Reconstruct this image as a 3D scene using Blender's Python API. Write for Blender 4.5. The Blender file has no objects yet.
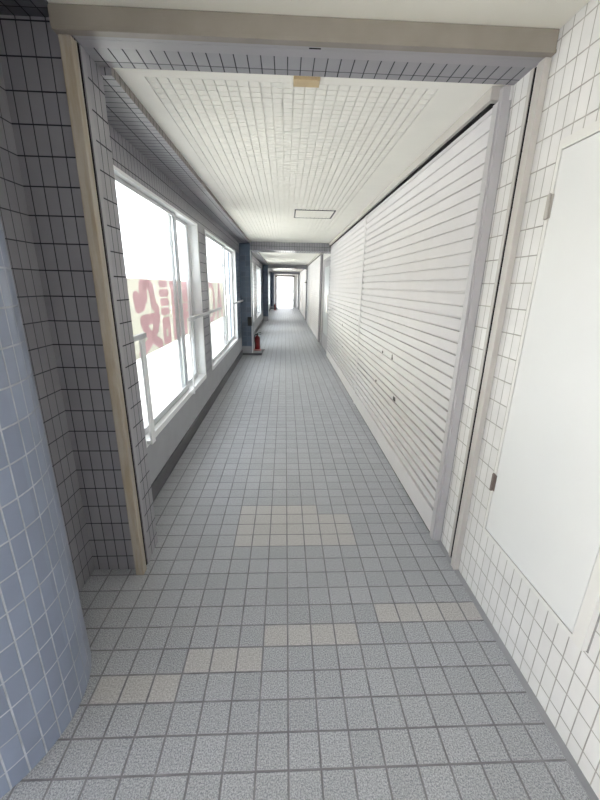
import bpy, bmesh, math, random
from mathutils import Vector, Matrix
random.seed(7)
C = bpy.context.scene.collection
PI = math.pi

# ------------------------------------------------------------------ node helpers
class NT:
    def __init__(s, name):
        s.m = bpy.data.materials.new(name); s.m.use_nodes = True
        s.t = s.m.node_tree; s.t.nodes.clear()
        s.out = s.t.nodes.new('ShaderNodeOutputMaterial')
    def n(s, typ, **kw):
        nd = s.t.nodes.new(typ)
        for k, v in kw.items(): setattr(nd, k, v)
        return nd
    def l(s, a, b): s.t.links.new(a, b)
    def put(s, sock, v):
        if hasattr(v, 'is_output'): s.l(v, sock)
        else: sock.default_value = v
    def math(s, op, a, b=None, c=None):
        nd = s.n('ShaderNodeMath', operation=op); s.put(nd.inputs[0], a)
        if b is not None: s.put(nd.inputs[1], b)
        if c is not None: s.put(nd.inputs[2], c)
        return nd.outputs[0]
    def mix(s, f, a, b, mode='MIX'):
        nd = s.n('ShaderNodeMix', data_type='RGBA', blend_type=mode)
        s.put(nd.inputs[0], f); s.put(nd.inputs[6], col(a) if isinstance(a, tuple) else a)
        s.put(nd.inputs[7], col(b) if isinstance(b, tuple) else b)
        return nd.outputs[2]
    def coords(s, uv=False):
        tc = s.n('ShaderNodeTexCoord'); sx = s.n('ShaderNodeSeparateXYZ')
        s.l(tc.outputs['UV' if uv else 'Object'], sx.inputs[0])
        s.obj = tc.outputs['Object']
        return {'X': sx.outputs[0], 'Y': sx.outputs[1], 'Z': sx.outputs[2]}
    def noise(s, scale, detail=2.0, rough=.5, vec=None):
        nd = s.n('ShaderNodeTexNoise'); nd.inputs['Scale'].default_value = scale
        nd.inputs['Detail'].default_value = detail; nd.inputs['Roughness'].default_value = rough
        s.l(vec if vec is not None else s.obj, nd.inputs['Vector'])
        return nd.outputs['Fac']
    def ramp(s, f, lo, hi, a, b):
        nd = s.n('ShaderNodeMapRange'); s.put(nd.inputs[0], f)
        for i, v in enumerate((lo, hi, a, b)): nd.inputs[i+1].default_value = v
        return nd.outputs[0]
    def bsdf(s, color, rough=.5, metal=0.0, spec=.5, normal=None):
        b = s.n('ShaderNodeBsdfPrincipled')
        s.put(b.inputs['Base Color'], col(color) if isinstance(color, tuple) else color)
        s.put(b.inputs['Roughness'], rough); b.inputs['Metallic'].default_value = metal
        b.inputs['Specular IOR Level'].default_value = spec
        if normal is not None: s.l(normal, b.inputs['Normal'])
        s.l(b.outputs[0], s.out.inputs[0]); return b
    def bump(s, h, dist, strength=1.0):
        nd = s.n('ShaderNodeBump'); nd.inputs['Distance'].default_value = dist
        nd.inputs['Strength'].default_value = strength; s.l(h, nd.inputs['Height'])
        return nd.outputs[0]

def lin(c):
    c = c/255.0
    return c/12.92 if c <= .04045 else ((c+.055)/1.055)**2.4
def col(c):                       # sRGB 0..255 triple -> linear RGBA
    return (lin(c[0]), lin(c[1]), lin(c[2]), 1.0)

def paint(name, c, rough=.5, metal=0.0, spec=.5, var=.05, nscale=6.0):
    t = NT(name); t.coords()
    f = t.ramp(t.noise(nscale, 3.0), .3, .7, 1-var, 1+var)
    cc = t.n('ShaderNodeCombineColor')
    for i in range(3): t.l(f, cc.inputs[i])
    t.bsdf(t.mix(1.0, c, cc.outputs[0], 'MULTIPLY'), rough, metal, spec)
    return t.m

def tile_mat(name, au, av, pu, pv, ou, ov, gu, gv, tile, grout, var=.05, rough=.3, spec=.5,
             speck=None, uv=False, only=None, bump=.0015, bands=None):
    """tile grid on axes au/av with pitch pu/pv, joint offset ou/ov and joint width gu/gv"""
    t = NT(name); c = t.coords(uv)
    def axis(a, p, o, g):
        q = t.math('DIVIDE', t.math('SUBTRACT', c[a], o), p)
        fl = t.math('FLOOR', q); fr = t.math('SUBTRACT', q, fl)
        d = t.math('ABSOLUTE', t.math('SUBTRACT', fr, .5))
        return fl, t.ramp(d, .5-g/(2*p)-.0012/p, .5-g/(2*p)+.0004/p, 0, 1)
    fu, mu = axis(au, pu, ou, gu); fv, mv = axis(av, pv, ov, gv)
    if only == 'v': mask = mv
    elif only == 'u': mask = mu
    else: mask = t.math('MAXIMUM', mu, mv)
    wn = t.n('ShaderNodeTexWhiteNoise', noise_dimensions='2D')
    cb = t.n('ShaderNodeCombineXYZ'); t.l(fu, cb.inputs[0]); t.l(fv, cb.inputs[1]); t.l(cb.outputs[0], wn.inputs['Vector'])
    f = t.ramp(wn.outputs['Value'], 0, 1, 1-var, 1+var)
    cc = t.n('ShaderNodeCombineColor')
    for i in range(3): t.l(f, cc.inputs[i])
    base = t.mix(1.0, tile, cc.outputs[0], 'MULTIPLY')
    if speck:
        n1 = t.noise(speck[0], 2.0, .75)
        s1 = t.ramp(n1, .36, .64, 0, 1)
        base = t.mix(t.math('MULTIPLY', s1, .999), t.mix(1.0, base, speck[1], 'MULTIPLY'), t.mix(1.0, base, speck[2], 'MULTIPLY'))
    else:
        n1 = t.noise(9.0, 4.0)
        k = t.ramp(n1, .3, .7, .955, 1.04)
        c2 = t.n('ShaderNodeCombineColor')
        for i in range(3): t.l(k, c2.inputs[i])
        base = t.mix(1.0, base, c2.outputs[0], 'MULTIPLY')
    gn = t.ramp(t.noise(14.0, 3.0), .3, .7, .8, 1.2)
    c3 = t.n('ShaderNodeCombineColor')
    for i in range(3): t.l(gn, c3.inputs[i])
    color = t.mix(mask, base, t.mix(1.0, grout, c3.outputs[0], 'MULTIPLY'))
    inv = t.math('SUBTRACT', 1.0, mask)
    rr = t.math('ADD', t.math('MULTIPLY', mask, .9-rough), rough)
    t.bsdf(color, rr, 0, spec, t.bump(inv, bump))
    return t.m

# ------------------------------------------------------------------ materials
RT, RG = (224, 223, 222), (174,171,166)          # near white right-hand tiles / joints
LT, LG = (148, 147, 153), (44, 44, 52)            # grey tiles on the left
DT, DG = (86, 101, 121), (116, 125, 138)             # blue columns
M = {}
M['floor'] = tile_mat('floor granite tile', 'X','Y', .1024,.1024, .0193,.7342, .0055,.0055, (202,204,209), (136,135,139), .05, .5, .35,
                      speck=(210.0, (172,174,178), (255,255,255)))
M['floor_light'] = tile_mat('floor pale replaced tile', 'X','Y', .1024,.1024, .0193,.7342, .0055,.0055, (209,207,207), (136,135,139), .03, .5, .35,
                      speck=(170.0, (205,205,204), (255,255,255)))
M['wall_r'] = tile_mat('white wall tile facing left', 'Y','Z', .05,.1, .0193,.069, .0028,.0036, RT, RG, .03, .32)
M['wall_r_far'] = tile_mat('white wall tile facing camera', 'X','Z', .05,.1, .02,.069, .0026,.0036, RT, RG, .03, .32)
M['wall_l'] = tile_mat('grey wall tile facing right', 'Y','Z', .05,.1, .009,.0675, .003,.0042, LT, LG, .05, .3)
M['wall_lx'] = tile_mat('grey wall tile facing camera', 'X','Z', .05,.1, .033,.0845, .003,.0042, LT, LG, .05, .3)
M['wall_ls'] = tile_mat('grey recess tile facing right', 'Y','Z', .05,.1, .047,.0845, .0026,.0036, LT, (70,70,78), .05, .3)
M['soffit_front'] = tile_mat('grey soffit tile across', 'X','Y', .05,.1, .005,.647, .0032,.003, LT, LG, .04, .3)
M['soffit_drop'] = tile_mat('grey soffit tile along window', 'X','Y', .1,.05, -.735,.021, .0042,.0036, LT, LG, .04, .3)
M['soffit_shaded'] = tile_mat('soffit tile with shade in colour', 'X','Y', .05,.1, .033,.05, .003,.003, (92,92,98), (30,30,36), .05, .4)  # tile colour darkened to carry the shade of the round column
M['drop_side'] = tile_mat('grey tile edge along window', 'Y','Z', .05,.1, .021,.0, .003,.001, (140,134,130), LG, .05, .4)
M['col_x'] = tile_mat('blue column tile facing camera', 'X','Z', .0985,.1, -.7,.0, .005,.005, DT, DG, .14, .3)
M['col_y'] = tile_mat('blue column tile facing corridor', 'Y','Z', .0985,.1, .02,.0, .005,.005, DT, DG, .14, .3)
M['round'] = tile_mat('blue grey curved tile', 'X','Y', .05,.1, .039,.075, .0042,.0042, (138,148,170), (184,188,196), .07, .28, uv=True)
M['ceil'] = paint('white ceiling board', (247,245,238), .75, 0, .2, .015)
M['ceil_front'] = paint('white entrance ceiling', (238,235,224), .8, 0, .2, .02, 3)
M['plaster'] = paint('grey rendered sill wall', (168,169,174), .75, 0, .25, .04)
M['base'] = paint('dark grey skirting', (98,98,102), .6, 0, .3, .06)
M['beige'] = paint('weathered beige coated steel', (143,136,128), .42, .0, .4, .06, 11)
M['rail'] = paint('pale coated steel', (190,186,182), .38, 0, .45, .03)
M['edge'] = paint('lavender grey coated steel', (160,157,163), .4, 0, .45, .03)
M['slat'] = paint('white shutter slat', (209,207,209), .6, 0, .25, .02)
M['door'] = paint('white door leaf', (225,226,226), .4, 0, .4, .018, 2.5)
M['dframe'] = paint('white door frame', (226,225,222), .4, 0, .4, .015)
M['alu'] = paint('white window aluminium', (240,241,242), .35, .0, .5, .02)
M['alu_d'] = paint('grey window aluminium', (200,202,205), .35, .3, .5, .03)
M['steel'] = paint('bare steel', (190,186,182), .3, .9, .5, .06, 40)
M['steel_d'] = paint('dull brown steel', (128,116,112), .4, .7, .5, .12, 60)
M['dark'] = paint('black seals and gap shade', (26,24,28), .7, 0, .2, .05)  # black for seals, and for shade painted into gaps
M['hole'] = paint('dark metal slot', (60,58,58), .5, .2, .3, .05)
M['tan'] = paint('tan plastic', (206,184,146), .55, 0, .4, .03)
M['red'] = paint('red enamel', (120,16,22), .3, 0, .5, .05)
M['pink'] = paint('faded red plastic', (196,140,136), .5, 0, .4, .05)
M['black'] = paint('black plastic', (30,32,36), .5, 0, .4, .05)
M['ground'] = paint('pale concrete', (216,214,208), .9, 0, .2, .05)
M['bldg'] = paint('cream building wall', (206,200,184), .9, 0, .2, .05)
M['bglass'] = paint('grey building glass', (176,180,182), .3, 0, .5, .05)
M['roof_light_block'] = paint('grey light blocking slab', (150,150,150), .9, 0, .2, .05)
M['gutter_d'] = paint('grey sealant', (150,149,148), .7, 0, .2, .05)
M['jamb'] = paint('lilac grey coated steel', (184,182,185), .4, 0, .4, .04)
M['gutter'] = paint('dark grey floor edging', (160,161,166), .6, 0, .3, .06)

t = NT('beige post with brown wear'); t.coords()
mp = t.n('ShaderNodeMapping'); mp.inputs['Scale'].default_value = (14, 14, 1.6); t.l(t.obj, mp.inputs['Vector'])
nn = t.ramp(t.noise(2.2, 5.0, .65, mp.outputs[0]), .42, .62, 0, 1)
t.bsdf(t.mix(nn, (168,160,149), (156,144,126)), .45, 0, .4); M['post'] = t.m

t = NT('window glass')
tr = t.n('ShaderNodeBsdfTransparent'); tr.inputs[0].default_value = (.95,.97,.97,1)
gl = t.n('ShaderNodeBsdfGlossy'); gl.inputs['Roughness'].default_value = .02
lw = t.n('ShaderNodeLayerWeight'); lw.inputs[0].default_value = .5
sch = t.math('MULTIPLY_ADD', t.math('POWER', lw.outputs['Facing'], 5.0), .48, .02)
mx = t.n('ShaderNodeMixShader'); t.l(sch, mx.inputs[0]); t.l(tr.outputs[0], mx.inputs[1]); t.l(gl.outputs[0], mx.inputs[2])
t.l(mx.outputs[0], t.out.inputs[0]); M['glass'] = t.m

def cloth(name, c, k):
    t = NT(name); t.coords()
    d = t.n('ShaderNodeBsdfDiffuse'); d.inputs[0].default_value = col(c)
    tl = t.n('ShaderNodeBsdfTranslucent'); tl.inputs[0].default_value = tuple(x*k for x in col(c)[:3])+(1,)
    mx = t.n('ShaderNodeMixShader'); mx.inputs[0].default_value = .5
    t.l(d.outputs[0], mx.inputs[1]); t.l(tl.outputs[0], mx.inputs[2]); t.l(mx.outputs[0], t.out.inputs[0])
    return t.m
M['cloth'] = cloth('cream banner cloth', (233,231,225), .95)
M['cloth_red'] = cloth('red banner lettering', (241,203,217), .95)

# ------------------------------------------------------------------ mesh helpers
def obj(name, bm, mats, parent=None, smooth=False):
    me = bpy.data.meshes.new(name)
    bmesh.ops.recalc_face_normals(bm, faces=bm.faces)
    bm.to_mesh(me); bm.free()
    if not isinstance(mats, (list, tuple)): mats = [mats]
    for m in mats: me.materials.append(M[m] if isinstance(m, str) else m)
    if smooth:
        for p in me.polygons: p.use_smooth = True
    o = bpy.data.objects.new(name, me); C.objects.link(o)
    if parent is not None:
        o.parent = parent
        o.matrix_parent_inverse = Matrix.Translation(parent.location).inverted()
    return o
def bx(bm, x0, x1, y0, y1, z0, z1, mi=0):
    """box; mi is one index, or a dict keyed by axis X/Y/Z"""
    v = [bm.verts.new((x, y, z)) for x in (x0, x1) for y in (y0, y1) for z in (z0, z1)]
    for idx, ax in (((0,1,3,2),'X'), ((4,6,7,5),'X'), ((0,4,5,1),'Y'), ((2,3,7,6),'Y'), ((0,2,6,4),'Z'), ((1,5,7,3),'Z')):
        f = bm.faces.new([v[i] for i in idx]); f.material_index = mi[ax] if isinstance(mi, dict) else mi
def box(name, x0, x1, y0, y1, z0, z1, mats, parent=None, mi=0, bevel=0.0):
    bm = bmesh.new(); bx(bm, x0, x1, y0, y1, z0, z1, mi)
    if bevel: bmesh.ops.bevel(bm, geom=bm.edges[:], offset=bevel, segments=2, affect='EDGES', profile=.6)
    return obj(name, bm, mats, parent)
def lathe(bm, prof, cx, cy, seg=24, cap=True):
    rings = []
    for r, z in prof:
        rings.append([bm.verts.new((cx+r*math.cos(2*PI*i/seg), cy+r*math.sin(2*PI*i/seg), z)) for i in range(seg)])
    for a, b in zip(rings, rings[1:]):
        for i in range(seg): bm.faces.new((a[i], a[(i+1) % seg], b[(i+1) % seg], b[i]))
    if cap: bm.faces.new(rings[0][::-1]); bm.faces.new(rings[-1])
def tube(bm, pts, r, seg=8):
    pts = [Vector(p) for p in pts]; rings = []
    for i, p in enumerate(pts):
        d = (pts[min(i+1, len(pts)-1)]-pts[max(i-1, 0)]).normalized()
        u = d.orthogonal().normalized() if i == 0 else (pu - d*pu.dot(d)).normalized()
        pu = u; w = d.cross(u)
        rings.append([bm.verts.new(p+(u*math.cos(2*PI*k/seg)+w*math.sin(2*PI*k/seg))*r) for k in range(seg)])
    for a, b in zip(rings, rings[1:]):
        for k in range(seg): bm.faces.new((a[k], a[(k+1) % seg], b[(k+1) % seg], b[k]))
    bm.faces.new(rings[0][::-1]); bm.faces.new(rings[-1])
def struct(o, label=None, cat=None):
    o['kind'] = 'structure'
    if label: o['label'] = label; o['category'] = cat
    return o
def tag(o, label, cat, group=None):
    o['label'] = label; o['category'] = cat
    if group: o['group'] = group
    return o
def empty(name, loc):
    e = bpy.data.objects.new(name, None); e.location = loc; e.empty_display_size = .1; C.objects.link(e); return e
def thing(name, loc, label, cat, group=None): return tag(empty(name, loc), label, cat, group)

# ------------------------------------------------------------------ main measures (metres)
XL, XR, XS = -.915, .94, .905          # window wall, right tiled wall, shutter face
BAYS = (1.79, 7.8, 15.7, 23.8)         # start of each bay: entrance pier, then the blue columns
ZC = 2.262                             # corridor ceiling
YB = -2.6                              # where the entrance area ends behind the camera
P, FX, FY = .1024, .0193, .7342

# ------------------------------------------------------------------ floor
light = set()
for r, cs in {5: range(4, 9), 4: range(-1, 3), 3: range(-4, -1), 2: range(-7, -4), 10: range(-3, 4), 11: range(-3, 4),
              12: range(-3, 4), 13: range(-3, 2)}.items():
    for c in cs: light.add((c, r))
bm = bmesh.new()
def quad(x0, x1, y0, y1, z, mi=0):
    f = bm.faces.new([bm.verts.new(p) for p in ((x0,y0,z),(x1,y0,z),(x1,y1,z),(x0,y1,z))]); f.material_index = mi
rows0, rows1 = -34, 30
for r in range(rows0, rows1):
    y0 = FY+r*P; c = -30
    while c < 11:
        if (c, r) in light: quad(FX+c*P, FX+(c+1)*P, y0, y0+P, 0, 1); c += 1
        else:
            e = c
            while e < 11 and (e, r) not in light: e += 1
            quad(FX+c*P, FX+e*P, y0, y0+P, 0, 0); c = e
quad(-1.03, 1.15, FY+rows1*P, 26.2, 0, 0)
struct(obj('floor', bm, ['floor', 'floor_light']), 'grey speckled granite tile floor with a few paler replaced tiles', 'floor')

# ------------------------------------------------------------------ ceilings
struct(box('ceiling', -.77, XR+.02, YB, 1.60, 2.303, 2.34, 'ceil_front'), 'plain cream white ceiling in front of the beige steel beam', 'ceiling')
def ceiling_bay(y0, y1, full, label):
    bm = bmesh.new(); bx(bm, -.693, .95, y0, y1, ZC+.007, ZC+.05)
    bx(bm, -.693, -.59, y0, y1, ZC, ZC+.0075); bx(bm, .655, .95, y0, y1, ZC, ZC+.0075)
    bx(bm, -.59, .655, y0, y0+.085, ZC, ZC+.0075); bx(bm, -.59, .655, y1-.06, y1, ZC, ZC+.0075)
    px = (.655+.59)/26
    for i in range(26):
        xa, xb = -.59+i*px+.0033, -.59+(i+1)*px-.0033
        if full:
            n = int((y1-y0-.145)/.0462); py_ = (y1-y0-.145)/n
            for k in range(n):
                ya = y0+.085+k*py_
                bx(bm, xa, xb, ya+.0013, ya+py_-.0013, ZC, ZC+.0075)
        else: bx(bm, xa, xb, y0+.085, y1-.06, ZC, ZC+.0075)
    struct(obj('ceiling', bm, 'ceil'), label, 'ceiling')
ceiling_bay(1.785, 7.80, True, 'white ribbed ceiling panels over the nearest bay of the corridor')
ceiling_bay(8.30, 15.70, False, 'white ribbed ceiling panels over the second bay of the corridor')
ceiling_bay(16.20, 23.80, False, 'white ribbed ceiling panels over the third bay of the corridor')
struct(box('ceiling', -1.0, 1.1, 24.3, 26.0, 2.25, 2.3, 'ceil'), 'small white ceiling just before the bright far doorway', 'ceiling')
struct(box('roof_light_block', -1.04, 3.0, 1.6, 26.3, 2.46, 2.6, 'roof_light_block'))  # unseen slab added to stop sky light leaking into the corridor
struct(box('roof_light_block', -2.5, 3.0, YB, 1.6, 2.46, 2.6, 'roof_light_block'))  # same added light blocker over the entrance
# grey tiled drop along the window side
for y0, y1 in ((1.79, 7.80), (8.3, 15.7), (16.2, 23.8)):
    w = {1.79: 'nearest', 8.3: 'second', 16.2: 'third'}[y0]
    struct(box('trim_1', -1.0, -.692, y0, y1, 2.226, 2.46, ['soffit_drop', 'drop_side', 'wall_lx'], None, {'Z': 0, 'X': 1, 'Y': 2}),
           'grey tiled bulkhead above the windows of the %s bay' % w, 'bulkhead')

# ------------------------------------------------------------------ entrance frame: lintel, pier, beige steel portal
struct(box('wall_header', -.735, 1.0, 1.60, 1.785, 2.25, 2.46, ['soffit_front', 'wall_lx', 'wall_l'], None, {'Z': 0, 'Y': 1, 'X': 2}),
       'grey tiled lintel underside behind the beige beam', 'lintel')
struct(box('wall_pier', -1.03, -.735, 1.60, 1.806, 0, 2.46, ['wall_lx', 'wall_l'], None, {'X': 1, 'Y': 0, 'Z': 0}),
       'grey tiled pier beside the left beige post', 'pier')
pf = thing('portal_frame', (0, 1.56, 0), 'beige steel portal frame of two posts and a deep beam across the corridor entrance', 'frame')
box('beam', -.775, .938, 1.535, 1.562, 2.243, 2.302, 'beige', pf, bevel=.003)
box('lip', -.770, .938, 1.531, 1.562, 2.232, 2.2435, 'beige', pf, bevel=.002)
box('post', -.763, -.722, 1.552, 1.594, .0, 2.231, 'post', pf, bevel=.003)
box('post', .914, .9395, 1.552, 1.594, .0, 2.231, 'rail', pf, bevel=.003)
bm = bmesh.new(); bx(bm, -.738, .938, 1.5625, 1.574, 2.240, 2.25); bx(bm, -.741, -.729, 1.5935, 1.5998, 0, 2.24); bx(bm, .931, .94, 1.595, 1.5998, 0, 2.24)  # black strips put the shade of the frame gaps into colour
obj('seal_and_gap_shade', bm, 'dark', pf)
pe = thing('edge_channel', (0, 1.62, 0), 'lavender grey steel edging channel lining the opening behind the beige frame', 'edging')
box('head_channel', -.728, .936, 1.6005, 1.648, 2.244, 2.2495, 'edge', pe)
box('head_plate', -.728, .936, 1.575, 1.5995, 2.244, 2.2495, 'edge', pf)
box('side_channel', -.736, -.7285, 1.6295, 1.660, 0, 2.244, 'edge', pe)
box('gap_shade', -.736, -.7325, 1.621, 1.629, 0, 2.244, 'dark', pe)  # black strip paints the shade of the gap beside the left post
box('side_channel', .9345, .941, 1.648, 1.669, 0, 2.244, 'rail', pe)
box('gap_shade', .9375, .941, 1.640, 1.6475, 0, 2.244, 'dark', pe)  # gap shade painted as a black strip, right post
box('slot', .080, .122, 1.590, 1.596, 2.2432, 2.2441, 'dark', pf)
struct(box('ceiling', -2.3, -.7705, YB, 1.60, 2.296, 2.34, 'soffit_shaded'), 'tiled ceiling strip with painted shade above the recess at the top left', 'ceiling')
# recess and curved tiled column on the left
struct(box('wall_back', -1.25, -.9931, 1.597, 1.80, 0, 2.46, 'wall_lx'))
struct(box('wall_recess', -.9931, -.742, 1.5945, 1.5995, 0, 2.303, 'wall_lx'), 'grey tiled back of the shallow recess left of the beige post', 'wall')
struct(box('wall_left', -1.25, -.993, 1.05, 1.597, 0, 2.295, ['wall_ls', 'wall_lx'], None, {'X': 0, 'Y': 1, 'Z': 1}), 'narrow grey tiled return wall between curved column and recess', 'wall')
bm = bmesh.new(); R, cx, cy, N = .36, -1.086, .94, 72
uvl = bm.loops.layers.uv.new('UVMap')
lo = [bm.verts.new((cx+R*math.cos(2*PI*i/N), cy+R*math.sin(2*PI*i/N), 0)) for i in range(N)]
hi = [bm.verts.new((v.co.x, v.co.y, 2.32)) for v in lo]
for i in range(N):
    j = (i+1) % N; f = bm.faces.new((lo[i], lo[j], hi[j], hi[i])); f.smooth = True
    for lp, (a, z) in zip(f.loops, ((i, 0), (i+1, 0), (i+1, 2.32), (i, 2.32))): lp[uvl].uv = (a*2*PI/N*R+.02, z)
struct(obj('column', bm, 'round'), 'round column clad in blue grey tiles at the near left', 'column')

bm = bmesh.new(); bx(bm, -2.5, -2.3, .55, 1.60, 0, 2.46); bx(bm, -2.5, -2.3, YB, .55, 1.75, 2.46)  # unseen wall added to shape the light entering from the left
struct(obj('light_blocker_side', bm, 'plaster'))
bm = bmesh.new(); bx(bm, -2.3, -1.1, YB, YB+.15, 0, 2.295); bx(bm, .3, XR, YB, YB+.15, 0, 2.295); bx(bm, -1.1, .3, YB, YB+.15, 1.0, 2.295)  # unseen wall added behind the camera, low opening limits the back light
struct(obj('light_blocker_rear', bm, 'plaster'))
struct(box('wall_back_left', -2.3, -1.25, 1.45, 1.60, 0, 2.295, 'wall_lx'))
# ------------------------------------------------------------------ right wall with the steel door
struct(box('wall_right', XR, 1.10, YB, 1.786, 0, 2.46, ['wall_r', 'wall_r_far'], None, {'X': 0, 'Y': 1, 'Z': 1}),
       'white tiled wall around the near white door', 'wall')
struct(box('trim_2', .915, .945, YB, 1.786, 0, .004, 'gutter'))
struct(box('wall_light_block', 1.10, 1.25, YB, 26.2, 0, 2.46, 'plaster'))  # unseen wall added to block light from behind the shutters
dr = empty('door_1', (.94, 1.1, .383)); struct(dr, 'white flat steel door set in the near right tiled wall', 'door')
FXX = .919
bm = bmesh.new()
bx(bm, FXX, .9405, .802, .843, .383, 1.925); bx(bm, FXX, .9405, 1.371, 1.387, .383, 1.925)
bx(bm, FXX, .9405, .843, 1.371, 1.894, 1.925); bx(bm, FXX, .9405, .843, 1.371, .383, .400)
obj('door_frame', bm, 'dframe', dr)
bm = bmesh.new(); bx(bm, .9375, .9403, .797, 1.392, .379, .3829); bx(bm, .9375, .9403, .7975, .8019, .3829, 1.925)
obj('sealant', bm, 'gutter_d', dr)
obj('door_gap', (lambda b: (bx(b, .9285, .9405, .8431, 1.3709, .4001, 1.8939), b)[1])(bmesh.new()), 'dark', dr)  # black sheet behind the leaf paints shade into the door seam
box('door_leaf', .9200, .9284, .8462, 1.3675, .4036, 1.8905, 'door', dr, bevel=.001)
for z, mname in ((1.680, 'steel'), (.596, 'steel_d')):
    bm = bmesh.new()
    lathe(bm, [(.003, z), (.0066, z+.003), (.0066, z+.040), (.0058, z+.0405), (.0058, z+.0415), (.0066, z+.042), (.0066, z+.081), (.003, z+.084)], .9135, 1.3765, 12)
    bx(bm, .9165, .9195, 1.362, 1.389, z+.004, z+.080)
    h = obj('hinge', bm, mname, dr)
    h['label'] = 'bright steel hinge' if z > 1 else 'dull brown steel hinge'

# ------------------------------------------------------------------ window wall
wins = {0: ((2.12, 4.16), (4.53, 7.15)), 1: ((9.0, 11.0), (12.2, 14.2)), 2: ((16.9, 18.9), (20.2, 22.2))}
Z0, Z1 = .405, 2.035
word = ('nearest', 'second', 'third')
wn = 0
def window(y0, y1, n, label, split, pane2):
    w = empty('window_%d' % n, (XL, (y0+y1)/2, Z0)); struct(w, label, 'window')
    bm = bmesh.new()
    bx(bm, XL-.10, XL+.006, y0, y0+.035, Z0, Z1); bx(bm, XL-.10, XL+.006, y1-.035, y1, Z0, Z1)
    bx(bm, XL-.10, XL+.006, y0+.035, y1-.035, Z1-.020, Z1); bx(bm, XL-.10, XL+.010, y0+.035, y1-.035, Z0, Z0+.045)
    obj('window_frame', bm, 'alu', w)
    def sash(a, b, x, mat):
        b2 = bmesh.new(); za, zb = Z0+.046, Z1-.021
        bx(b2, x-.02, x, a, a+.045, za, zb); bx(b2, x-.02, x, b-.045, b, za, zb)
        bx(b2, x-.02, x, a+.045, b-.045, zb-.03, zb); bx(b2, x-.02, x, a+.045, b-.045, za, za+.05)
        s = obj('sash', b2, mat, w)
        box('glass', x-.012, x-.009, a+.0455, b-.0455, za+.0505, zb-.0305, 'glass', s)
    sash(y0+.036, split+.03, XL-.03, 'alu_d')
    sash(split-.05, pane2, XL-.06, 'alu_d')
    if pane2 < y1-.04: sash(pane2-.03, y1-.036, XL-.081, 'alu')
for k in range(3):
    y0 = (1.806, 8.3, 16.2)[k]; y1 = (7.8, 15.7, 23.8)[k]
    (a0, a1), (b0, b1) = wins[k]
    bm = bmesh.new(); mi = {'X': 0, 'Y': 1, 'Z': 1}
    bx(bm, XL-.12, XL, y0, y1, Z1, 2.46, mi)
    bx(bm, XL-.12, XL, y0, a0, Z0, Z1, mi); bx(bm, XL-.12, XL, a1, b0, Z0, Z1, mi); bx(bm, XL-.12, XL, b1, y1, Z0, Z1, {'X': 2, 'Y': 2, 'Z': 1})
    struct(obj('wall_window', bm, ['wall_l', 'wall_lx', 'col_y']), 'grey tiled window wall of the %s bay' % word[k], 'wall')
    struct(box('wall_sill', XL-.12, XL, y0, y1, 0, Z0, 'plaster'), 'smooth grey wall below the windows of the %s bay' % word[k], 'wall')
    struct(box('baseboard_left', XL, XL+.012, y0, y1, 0, .115, 'base'), 'dark grey skirting under the windows of the %s bay' % word[k], 'skirting')
    wn += 1; window(a0, a1, wn, ('large sliding window next to the left beige post', 'near window behind the first blue column', 'window behind the second blue column')[k], (3.47, 10.0, 17.9)[k], (4.0, a1-.036, a1-.036)[k])
    wn += 1; window(b0, b1, wn, ('sliding window just before the first blue column', 'far window before the second blue column', 'farthest window before the last blue column')[k], (6.15, 13.2, 21.2)[k], b1-.036)

# metal rails fixed across the piers between windows
def guard(y0, y1, label, posts):
    g = thing('guard_rail', (XL+.04, (y0+y1)/2, 1.13), label, 'rail', None)
    box('bar', XL+.032, XL+.056, y0, y1, 1.118, 1.150, 'alu_d', g, bevel=.002)
    for yy in posts['bracket']: box('bracket', XL, XL+.0325, yy-.015, yy+.015, 1.12, 1.148, 'alu_d', g)
    for yy, wd in posts['post']: box('post', XL+.0325, XL+.046, yy-wd, yy, Z0+.02, 1.119, 'alu', g)
    for yy, wd in posts['post']: box('bracket', XL+.0105, XL+.033, yy-wd, yy, Z0+.02, Z0+.045, 'alu', g)
guard(1.95, 2.31, 'short grey rail end poking out behind the tiled entrance pier', {'bracket': (2.03,), 'post': ((2.30, .06),)})
guard(3.41, 5.12, 'grey horizontal rail crossing the tiled pier between the two nearest windows', {'bracket': (4.2, 4.42), 'post': ((3.43, .014),)})
guard(6.50, 7.79, 'grey horizontal rail running into the first blue column', {'bracket': (7.0, 7.6), 'post': ()})

# ------------------------------------------------------------------ columns and cross beams
for k, Y in enumerate((7.8, 15.7, 23.8)):
    w = ('first', 'second', 'last')[k]
    struct(box('column', -1.15, -.70, Y, Y+.5, .19, 2.46, ['col_y', 'col_x'], None, {'X': 0, 'Y': 1, 'Z': 1}),
           '%s blue tiled column along the window side' % w, 'column')
    struct(box('wall_plinth', -1.15, -.70, Y, Y+.5, 0, .19, 'plaster'), 'grey rendered foot of the %s blue column' % w, 'plinth')
    if k != 1: struct(box('trim_3', -1.0, -.50, Y-.012, Y+.62, 0, .045, ['plaster', 'base'], None, {'X': 1, 'Y': 1, 'Z': 0}), 'low grey kerb at the foot of the %s blue column' % w, 'kerb')
    struct(box('wall_beam', -.70, 1.10, Y, Y+.5, 2.108, 2.46, ['soffit_front', 'wall_lx'], None, {'X': 1, 'Y': 1, 'Z': 0}),
           '%s grey tiled beam crossing the corridor ceiling' % w, 'beam')
    struct(box('trim_4', -.702, -.690, Y-.002, Y+.012, .045, 2.108, 'alu'), 'thin white corner strip on the %s blue column' % w, 'trim')  # narrow white strip up the corridor edge of the column

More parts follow.
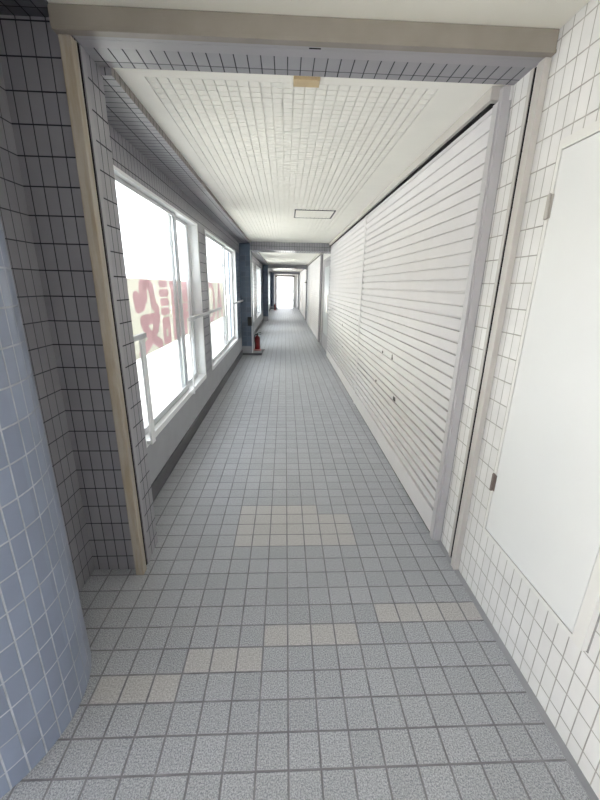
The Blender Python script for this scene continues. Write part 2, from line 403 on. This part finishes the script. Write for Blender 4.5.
# ------------------------------------------------------------------ roller shutters
def slat_profile(z0, z1, x):
    """vertical section of the curtain: flat slats with a narrow notch at every joint"""
    pts = [(x, z0)]; z = 1.992
    while z > z0: z -= .063
    z += .063
    while z < z1-.01:
        pts += [(x-.003, z-.0050), (x+.0125, z-.0044), (x+.0125, z+.0046), (x+.004, z+.0060), (x+.001, z+.02)]
        z += .063
    pts.append((x, z1)); return pts
def shutter(y0, y1, label, group, left_jamb, locks, jamb_w=.04):
    s = thing('roller_shutter', (XS, (y0+y1)/2, 0), label, 'shutter', group)
    pr = slat_profile(.160, 2.204, XS)
    bm = bmesh.new()
    A = [bm.verts.new((x, y0, z)) for x, z in pr]; B = [bm.verts.new((x, y1, z)) for x, z in pr]
    A2 = [bm.verts.new((XS+.014, y0, z)) for z in (pr[0][1], pr[-1][1])]; B2 = [bm.verts.new((XS+.014, y1, z)) for z in (pr[0][1], pr[-1][1])]
    for i in range(len(pr)-1): bm.faces.new((A[i], B[i], B[i+1], A[i+1]))
    bm.faces.new((A2[0], A2[1], B2[1], B2[0]))
    obj('curtain', bm, 'slat', s)
    box('bottom_bar', XS-.006, XS+.016, y0+.002, y1-.002, .012, .1585, 'slat', s, bevel=.002)
    box('seal_and_gap_shade', XS-.002, XS+.012, y0+.002, y1-.002, .0, .0125, 'dark', s)
    bm = bmesh.new()
    if left_jamb == 'big':
        bx(bm, XS-.004, .9395, y0-.034, y0-.001, 0, 2.249); bx(bm, XS-.012, XS-.004, y0-.020, y0+.022, 0, 2.20)
    else: bx(bm, XS-(.010 if left_jamb == 'dark' else .004), .95, y0-jamb_w, y0-.001, 0, 2.204)
    obj('guide_rail', bm, {'big': 'jamb', 'thin': 'slat', 'dark': 'edge'}[left_jamb], s)
    for (yy, zz, kind) in locks:
        if kind == 'slot': box('lock_slot', XS-.004, XS+.002, yy-.008, yy+.008, zz-.022, zz+.022, 'hole', s)
        elif kind == 'dot':
            bm = bmesh.new(); lathe(bm, [(.004, 0), (.012, .001), (.012, .006)], 0, 0, 12)
            bmesh.ops.rotate(bm, verts=bm.verts, matrix=Matrix.Rotation(-PI/2, 3, 'Y')); bmesh.ops.translate(bm, verts=bm.verts, vec=(XS+.001, yy, zz))
            obj('keyhole', bm, 'hole', s)
        else:
            box('latch_plate', XS-.004, XS+.003, yy-.030, yy+.022, zz-.016, zz+.016, 'hole', s)
    return s
shutter(1.822, 4.43, 'nearest and largest white roller shutter, beside the tiled strip and white door', 'roller shutters along the right side', 'big',
        ((2.99, .886, 'slot'), (3.45, .562, 'dot'), (2.83, .568, 'plate'), (3.30, .875, 'dot')))
shutter(4.505, 7.78, 'second white roller shutter, between the nearest shutter and the glazed door', 'roller shutters along the right side', 'thin',
        ((5.77, .868, 'slot'), (6.24, .55, 'dot'), (5.66, .54, 'dot')), .07)
shutter(9.95, 13.05, 'third white roller shutter, just past the glazed door recess', 'roller shutters along the right side', 'dark', (), .1)
shutter(13.13, 15.6, 'fourth white roller shutter, before the second cross beam', 'roller shutters along the right side', 'thin', (), .07)
shutter(16.35, 19.6, 'fifth white roller shutter, just past the second cross beam', 'roller shutters along the right side', 'dark', (), .1)
shutter(19.7, 23.7, 'farthest white roller shutter, before the bright doorway', 'roller shutters along the right side', 'thin', (), .07)
for y0, y1, w in ((1.824, 7.79, 'nearest'), (9.86, 15.69, 'second'), (16.25, 23.79, 'third')):
    tr_ = thing('shutter_head', (.9, (y0+y1)/2, 2.2), 'long beige steel head rail above the shutters of the %s bay' % w, 'head rail', 'shutter head rails')
    box('cover', .868, .948, y0, y1, 2.2125, ZC-.0005, 'rail', tr_, bevel=.002)
    box('shadow_gap', .885, .945, y0+.03, y1-.002, 2.2045, 2.212, 'dark', tr_)  # solid black strip, the shade of the gap put into its colour
struct(box('wall_right_upper', .93, 1.10, 1.787, 7.8, 2.2, 2.46, 'wall_r'))
# glazed door in its recess, and the wall pieces around it
struct(box('wall_right_recess', .965, 1.10, 7.80, 9.85, 0, 2.46, ['wall_r', 'wall_r_far'], None, {'X': 0, 'Y': 1, 'Z': 1}), 'pale wall around the glazed door between shutters', 'wall')
d2 = empty('door_2', (.965, 8.7, 0)); struct(d2, 'grey door with a tall glass pane between the second and third shutters', 'door')
bm = bmesh.new(); bx(bm, .935, .9645, 8.02, 8.10, 0, 2.05); bx(bm, .935, .9645, 9.35, 9.43, 0, 2.05); bx(bm, .935, .9645, 8.10, 9.35, 1.97, 2.05)
obj('door_frame', bm, 'edge', d2)
bm = bmesh.new(); bx(bm, .944, .9645, 8.101, 8.22, .01, 1.969); bx(bm, .944, .9645, 9.23, 9.349, .01, 1.969); bx(bm, .944, .9645, 8.22, 9.23, .01, .34); bx(bm, .944, .9645, 8.22, 9.23, 1.87, 1.969)
lf = obj('door_leaf', bm, 'edge', d2)
box('door_pane', .952, .958, 8.2205, 9.2295, .3405, 1.8695, 'bglass', d2)
bm = bmesh.new(); tube(bm, [(.944, 8.16, .9), (.915, 8.16, .9), (.915, 8.16, 1.25), (.944, 8.16, 1.25)], .012); obj('door_handle', bm, 'steel', d2)
struct(box('wall_right_gap', .95, 1.10, 15.7, 16.25, 0, 2.2, 'wall_r'))
struct(box('wall_right_end', .80, 1.10, 24.3, 26.0, 0, 2.46, 'wall_r'))
sb = thing('wall_bracket', (.88, 15.62, 1.58), 'small dark bracket on the right wall far down the corridor', 'bracket')
box('arm', .80, .9, 15.615, 15.64, 1.57, 1.60, 'hole', sb); box('plate', .893, .8975, 15.60, 15.655, 1.53, 1.64, 'hole', sb)

# ------------------------------------------------------------------ far end
struct(box('wall_left_end', -1.15, -.72, 24.3, 26.0, 0, 2.46, 'plaster'))
bm = bmesh.new(); mi = {'X': 1, 'Y': 0, 'Z': 0}
bx(bm, -1.2, -.56, 26.0, 26.2, 0, 2.46, mi); bx(bm, .56, 1.2, 26.0, 26.2, 0, 2.46, mi); bx(bm, -.56, .56, 26.0, 26.2, 2.06, 2.46, mi)
struct(obj('wall_end', bm, ['wall_r_far', 'wall_r']), 'end wall around the bright far doorway', 'wall')
bm = bmesh.new(); bx(bm, -.60, -.535, 25.96, 25.999, 0, 2.0); bx(bm, .535, .60, 25.96, 25.999, 0, 2.0)
d3 = empty('door_3', (0, 26, 0)); struct(d3, 'open doorway with a dark head at the bright far end', 'doorway')
obj('door_frame', bm, 'alu', d3); box('door_head', -.68, .66, 25.95, 25.999, 2.0, 2.09, 'steel_d', d3)
rl = thing('end_railing', (.2, 27.3, 0), 'low grey railing outside the far doorway', 'railing')
bm = bmesh.new(); tube(bm, [(-.14, 27.3, .0), (-.14, 27.3, .40), (-.10, 27.3, .44), (.9, 27.3, .44)], .025); obj('rail', bm, 'alu_d', rl)
bm = bmesh.new(); tube(bm, [(.6, 27.3, 0), (.6, 27.3, .43)], .02); obj('leg', bm, 'alu_d', rl)

# ------------------------------------------------------------------ small fittings
hp = thing('ceiling_hatch', (.34, 4.84, ZC), 'square inspection hatch with a dark metal rim in the near ceiling', 'hatch')
x0, x1, y0, y1 = .118, .556, 4.55, 5.02
bm = bmesh.new(); za, zb = ZC-.006, ZC+.004
bx(bm, x0-.014, x0, y0-.014, y1+.014, za, zb); bx(bm, x1, x1+.014, y0-.014, y1+.014, za, zb); bx(bm, x0, x1, y0-.014, y0, za, zb); bx(bm, x0, x1, y1, y1+.014, za, zb)
obj('rim', bm, 'base', hp)
bm = bmesh.new(); bx(bm, x0, x1, y0, y1, ZC-.0005, ZC+.004)
for i in range(9):
    a = x0+.004+i*(x1-x0-.008)/9; bx(bm, a+.003, a+.0455, y0+.004, y1-.004, ZC-.004, ZC)
obj('cover', bm, 'ceil', hp)
tag(box('ceiling_plate', .030, .139, 1.812, 1.872, ZC-.012, ZC+.001, 'tan', bevel=.002), 'small tan plate on the near edge of the ribbed ceiling', 'plate')
cb = thing('column_box', (-.735, 7.78, .71), 'small black box on the corner of the first blue column', 'box')
box('housing', -.775, -.693, 7.765, 7.799, .625, .805, 'black', cb, bevel=.004); box('cover_plate', -.768, -.70, 7.760, 7.7655, .64, .79, 'hole', cb)

def extinguisher(loc, label):
    e = thing('fire_extinguisher', loc, label, 'fire extinguisher', 'fire extinguishers at the feet of the columns')
    x, y, z = loc
    bm = bmesh.new(); lathe(bm, [(.045, z), (.060, z+.004), (.062, z+.02), (.062, z+.235), (.055, z+.265), (.036, z+.29), (.020, z+.30), (.017, z+.315)], x, y, 24)
    obj('cylinder', bm, 'red', e, True)
    bm = bmesh.new(); lathe(bm, [(.019, z+.315), (.022, z+.317), (.022, z+.338), (.014, z+.345)], x, y, 14); bx(bm, x-.012, x+.012, y-.03, y+.03, z+.322, z+.337)
    obj('valve', bm, 'black', e)
    bm = bmesh.new(); tube(bm, [(x, y+.01, z+.345), (x+.02, y-.01, z+.360), (x+.085, y-.03, z+.372)], .007); tube(bm, [(x+.01, y, z+.33), (x+.05, y-.02, z+.338), (x+.09, y-.03, z+.335)], .007)
    obj('lever', bm, 'black', e)
    bm = bmesh.new(); tube(bm, [(x-.01, y-.02, z+.33), (x-.04, y-.045, z+.325), (x-.062, y-.045, z+.28), (x-.055, y-.05, z+.18), (x-.03, y-.065, z+.10), (x-.028, y-.068, z+.05)], .010)
    obj('hose', bm, 'black', e)
    s = thing('extinguisher_stand', (x, y, z-.026), ('faded red stand under the nearer fire extinguisher' if y < 15 else 'faded red stand under the far fire extinguisher'), 'stand')
    bm = bmesh.new(); lathe(bm, [(.085, z-.026), (.088, z-.022), (.088, z-.010), (.075, z-.0005), (.066, z-.0005)], x, y, 28); obj('tray', bm, 'pink', s)
    bm = bmesh.new(); tube(bm, [(x+.06, y-.02, z-.016), (x+.15, y-.03, z-.014), (x+.165, y-.03, z-.004)], .009); obj('foot_bar', bm, 'steel_d', s)
extinguisher((-.612, 8.16, .0715), 'red fire extinguisher on the kerb of the first blue column')
extinguisher((-.605, 22.9, .0265), 'red fire extinguisher at the far column near the bright doorway')

# ------------------------------------------------------------------ outside: banner, ground, far apartment block
XBN = -1.062
bn = thing('banner', (XBN, 4.4, 1.2), 'cream banner with big red characters hung outside the nearest windows', 'banner')
zt, zb_ = 1.474, .912
bm = bmesh.new(); bx(bm, XBN-.002, XBN, 1.95, 6.55, zb_, zt); obj('cloth', bm, 'cloth', bn)
for yy in (1.97, 4.35, 6.53):
    bm = bmesh.new(); tube(bm, [(XBN-.016, yy, -.16), (XBN-.016, yy, zt+.01)], .012); obj('pole', bm, 'alu_d', bn)
# lettering faces the street, so it is laid out here as it reads from the corridor (reversed); x along the wall, y down
def strokes(ya, yb, za, zb, wy, wz, lines, extra=()):
    segs = []
    for (qy, qz, lns) in ((wy, wz, lines),)+tuple(extra):
        for ln in lns:
            p = [(ya+(yb-ya)*x, zb-(zb-za)*y) for x, y in ln]
            for (y0, z0), (y1, z1) in zip(p, p[1:]): segs.append((y0/qy, z0/qz, (y1-y0)/qy, (z1-z0)/qz, qy, qz))
    def inside(y, z):
        for y0, z0, dy, dz, qy, qz in segs:
            u, v = y/qy-y0, z/qz-z0; L = dy*dy+dz*dz
            t_ = max(0.0, min(1.0, (u*dy+v*dz)/L)) if L else 0.0
            if (u-t_*dy)**2+(v-t_*dz)**2 <= 1.0: return True
        return False
    st = .0065; y0, z0 = ya-.1, za; ny, nz = int((yb-ya+.2)/st), int((zb-za)/st)
    bm = bmesh.new(); vv = {}
    def V(i, j):
        if (i, j) not in vv: vv[(i, j)] = bm.verts.new((XBN+.0006, y0+i*st, z0+j*st))
        return vv[(i, j)]
    for i in range(ny):
        for j in range(nz):
            if inside(y0+(i+.5)*st, z0+(j+.5)*st): bm.faces.new((V(i, j), V(i+1, j), V(i+1, j+1), V(i, j+1)))
    obj('character', bm, 'cloth_red', bn)
rect = lambda x0, y0, x1, y1: [(x0, y0), (x1, y0), (x1, y1), (x0, y1), (x0, y0)]
strokes(2.66, 3.47, .915, 1.470, .062, .041, [
    [(.09, .22), (.11, .36), (.22, .34), (.25, .08), (.40, .06), (.47, .10), (.52, .36), (.60, .42)], [(.30, .06), (.28, .25)],
    [(.20, .54), (.60, .54), (.52, .70), (.36, .83), (.10, .95)], [(.20, .56), (.28, .70), (.45, .84), (.62, .94)], [(.24, .58), (.24, .62)], [(.56, .58), (.50, .68)],
    ], ((.042, .031, [[(.77, .055), (.95, .055)], [(.75, .195), (.97, .195)], [(.77, .335), (.96, .335)], [(.77, .475), (.96, .475)],
    rect(.78, .62, .95, .93), [(.86, .62), (.86, .70)]]),))
strokes(3.52, 4.32, .925, 1.470, .054, .036, [
    [(.08, .06), (.40, .06), (.40, .32), (.12, .32)], [(.12, .06), (.12, .97)], [(.12, .19), (.40, .19)],
    [(.92, .06), (.60, .06), (.60, .32), (.88, .32)], [(.88, .06), (.88, .97), (.80, .93)], [(.88, .19), (.60, .19)],
    [(.28, .47), (.72, .47)], [(.24, .64), (.76, .64)], [(.40, .47), (.38, .80), (.30, .95)], [(.60, .47), (.60, .96)]])
strokes(5.12, 5.74, .925, 1.465, .072, .036, [[(.12, .45), (.14, .22), (.30, .08), (.50, .05), (.70, .08), (.86, .22), (.88, .50), (.86, .78), (.70, .92), (.50, .95), (.30, .92), (.14, .78), (.12, .45)]])
strokes(5.86, 6.40, .925, 1.465, .068, .036, [[(.10, .95), (.50, .06), (.90, .95)], [(.26, .66), (.74, .66)]])
bm = bmesh.new(); bx(bm, -60, 60, -40, 90, -.30, -.16)
struct(obj('ground', bm, 'ground'))
ap = thing('apartment_building', (-26, 14, -.16), 'pale apartment block far outside the windows', 'building')
box('wall', -36, -26, -6, 40, -.16, 22, 'bldg', ap)
bm = bmesh.new()
for fl_ in range(7):
    bx(bm, -26, -24.9, -6, 40, 2.6+fl_*2.9, 2.75+fl_*2.9); bx(bm, -25.0, -24.9, -6, 40, 2.75+fl_*2.9, 3.6+fl_*2.9)
obj('balcony', bm, 'bldg', ap)
for fl_ in range(7):
    for i in range(9):
        y = -4+i*5; box('window', -26.0, -25.95, y, y+2.2, 3.0+fl_*2.9, 5.0+fl_*2.9, 'bglass', ap)

# ------------------------------------------------------------------ daylight
w = bpy.data.worlds.new('overcast sky'); bpy.context.scene.world = w; w.use_nodes = True
bg = w.node_tree.nodes['Background']; bg.inputs[0].default_value = (.93, .965, 1.0, 1); bg.inputs[1].default_value = 1.0

sl = bpy.data.lights.new('sun', 'SUN'); so = bpy.data.objects.new('sun', sl); C.objects.link(so)
sl.energy = 6.0; sl.angle = .02; sl.color = (1, .985, .97)
so.rotation_euler = Vector((-.62, .12, -.78)).to_track_quat('-Z', 'Y').to_euler()
# ------------------------------------------------------------------ camera
cam = bpy.data.cameras.new('camera'); co = bpy.data.objects.new('camera', cam); C.objects.link(co)
th, yaw, roll, f, H = .3046, .0448, -.019, 363.03, 1.4434
Fw = Vector((math.sin(yaw)*math.cos(th), math.cos(yaw)*math.cos(th), -math.sin(th)))
Rt = Vector((math.cos(yaw), -math.sin(yaw), 0)); Up = Rt.cross(Fw)
R2 = Rt*math.cos(roll)-Up*math.sin(roll); U2 = Rt*math.sin(roll)+Up*math.cos(roll)
mw = Matrix((R2, U2, -Fw)).transposed().to_4x4(); mw.translation = Vector((0, 0, H))
co.matrix_world = mw
cam.sensor_fit = 'HORIZONTAL'; cam.sensor_width = 36; cam.lens = f/600*36; cam.clip_start = .02; cam.clip_end = 300
sc = bpy.context.scene; sc.camera = co
vs = sc.view_settings; vs.view_transform = 'Standard'; vs.look = 'None'; vs.gamma = 1; vs.use_curve_mapping = False
vs.exposure = 2.58
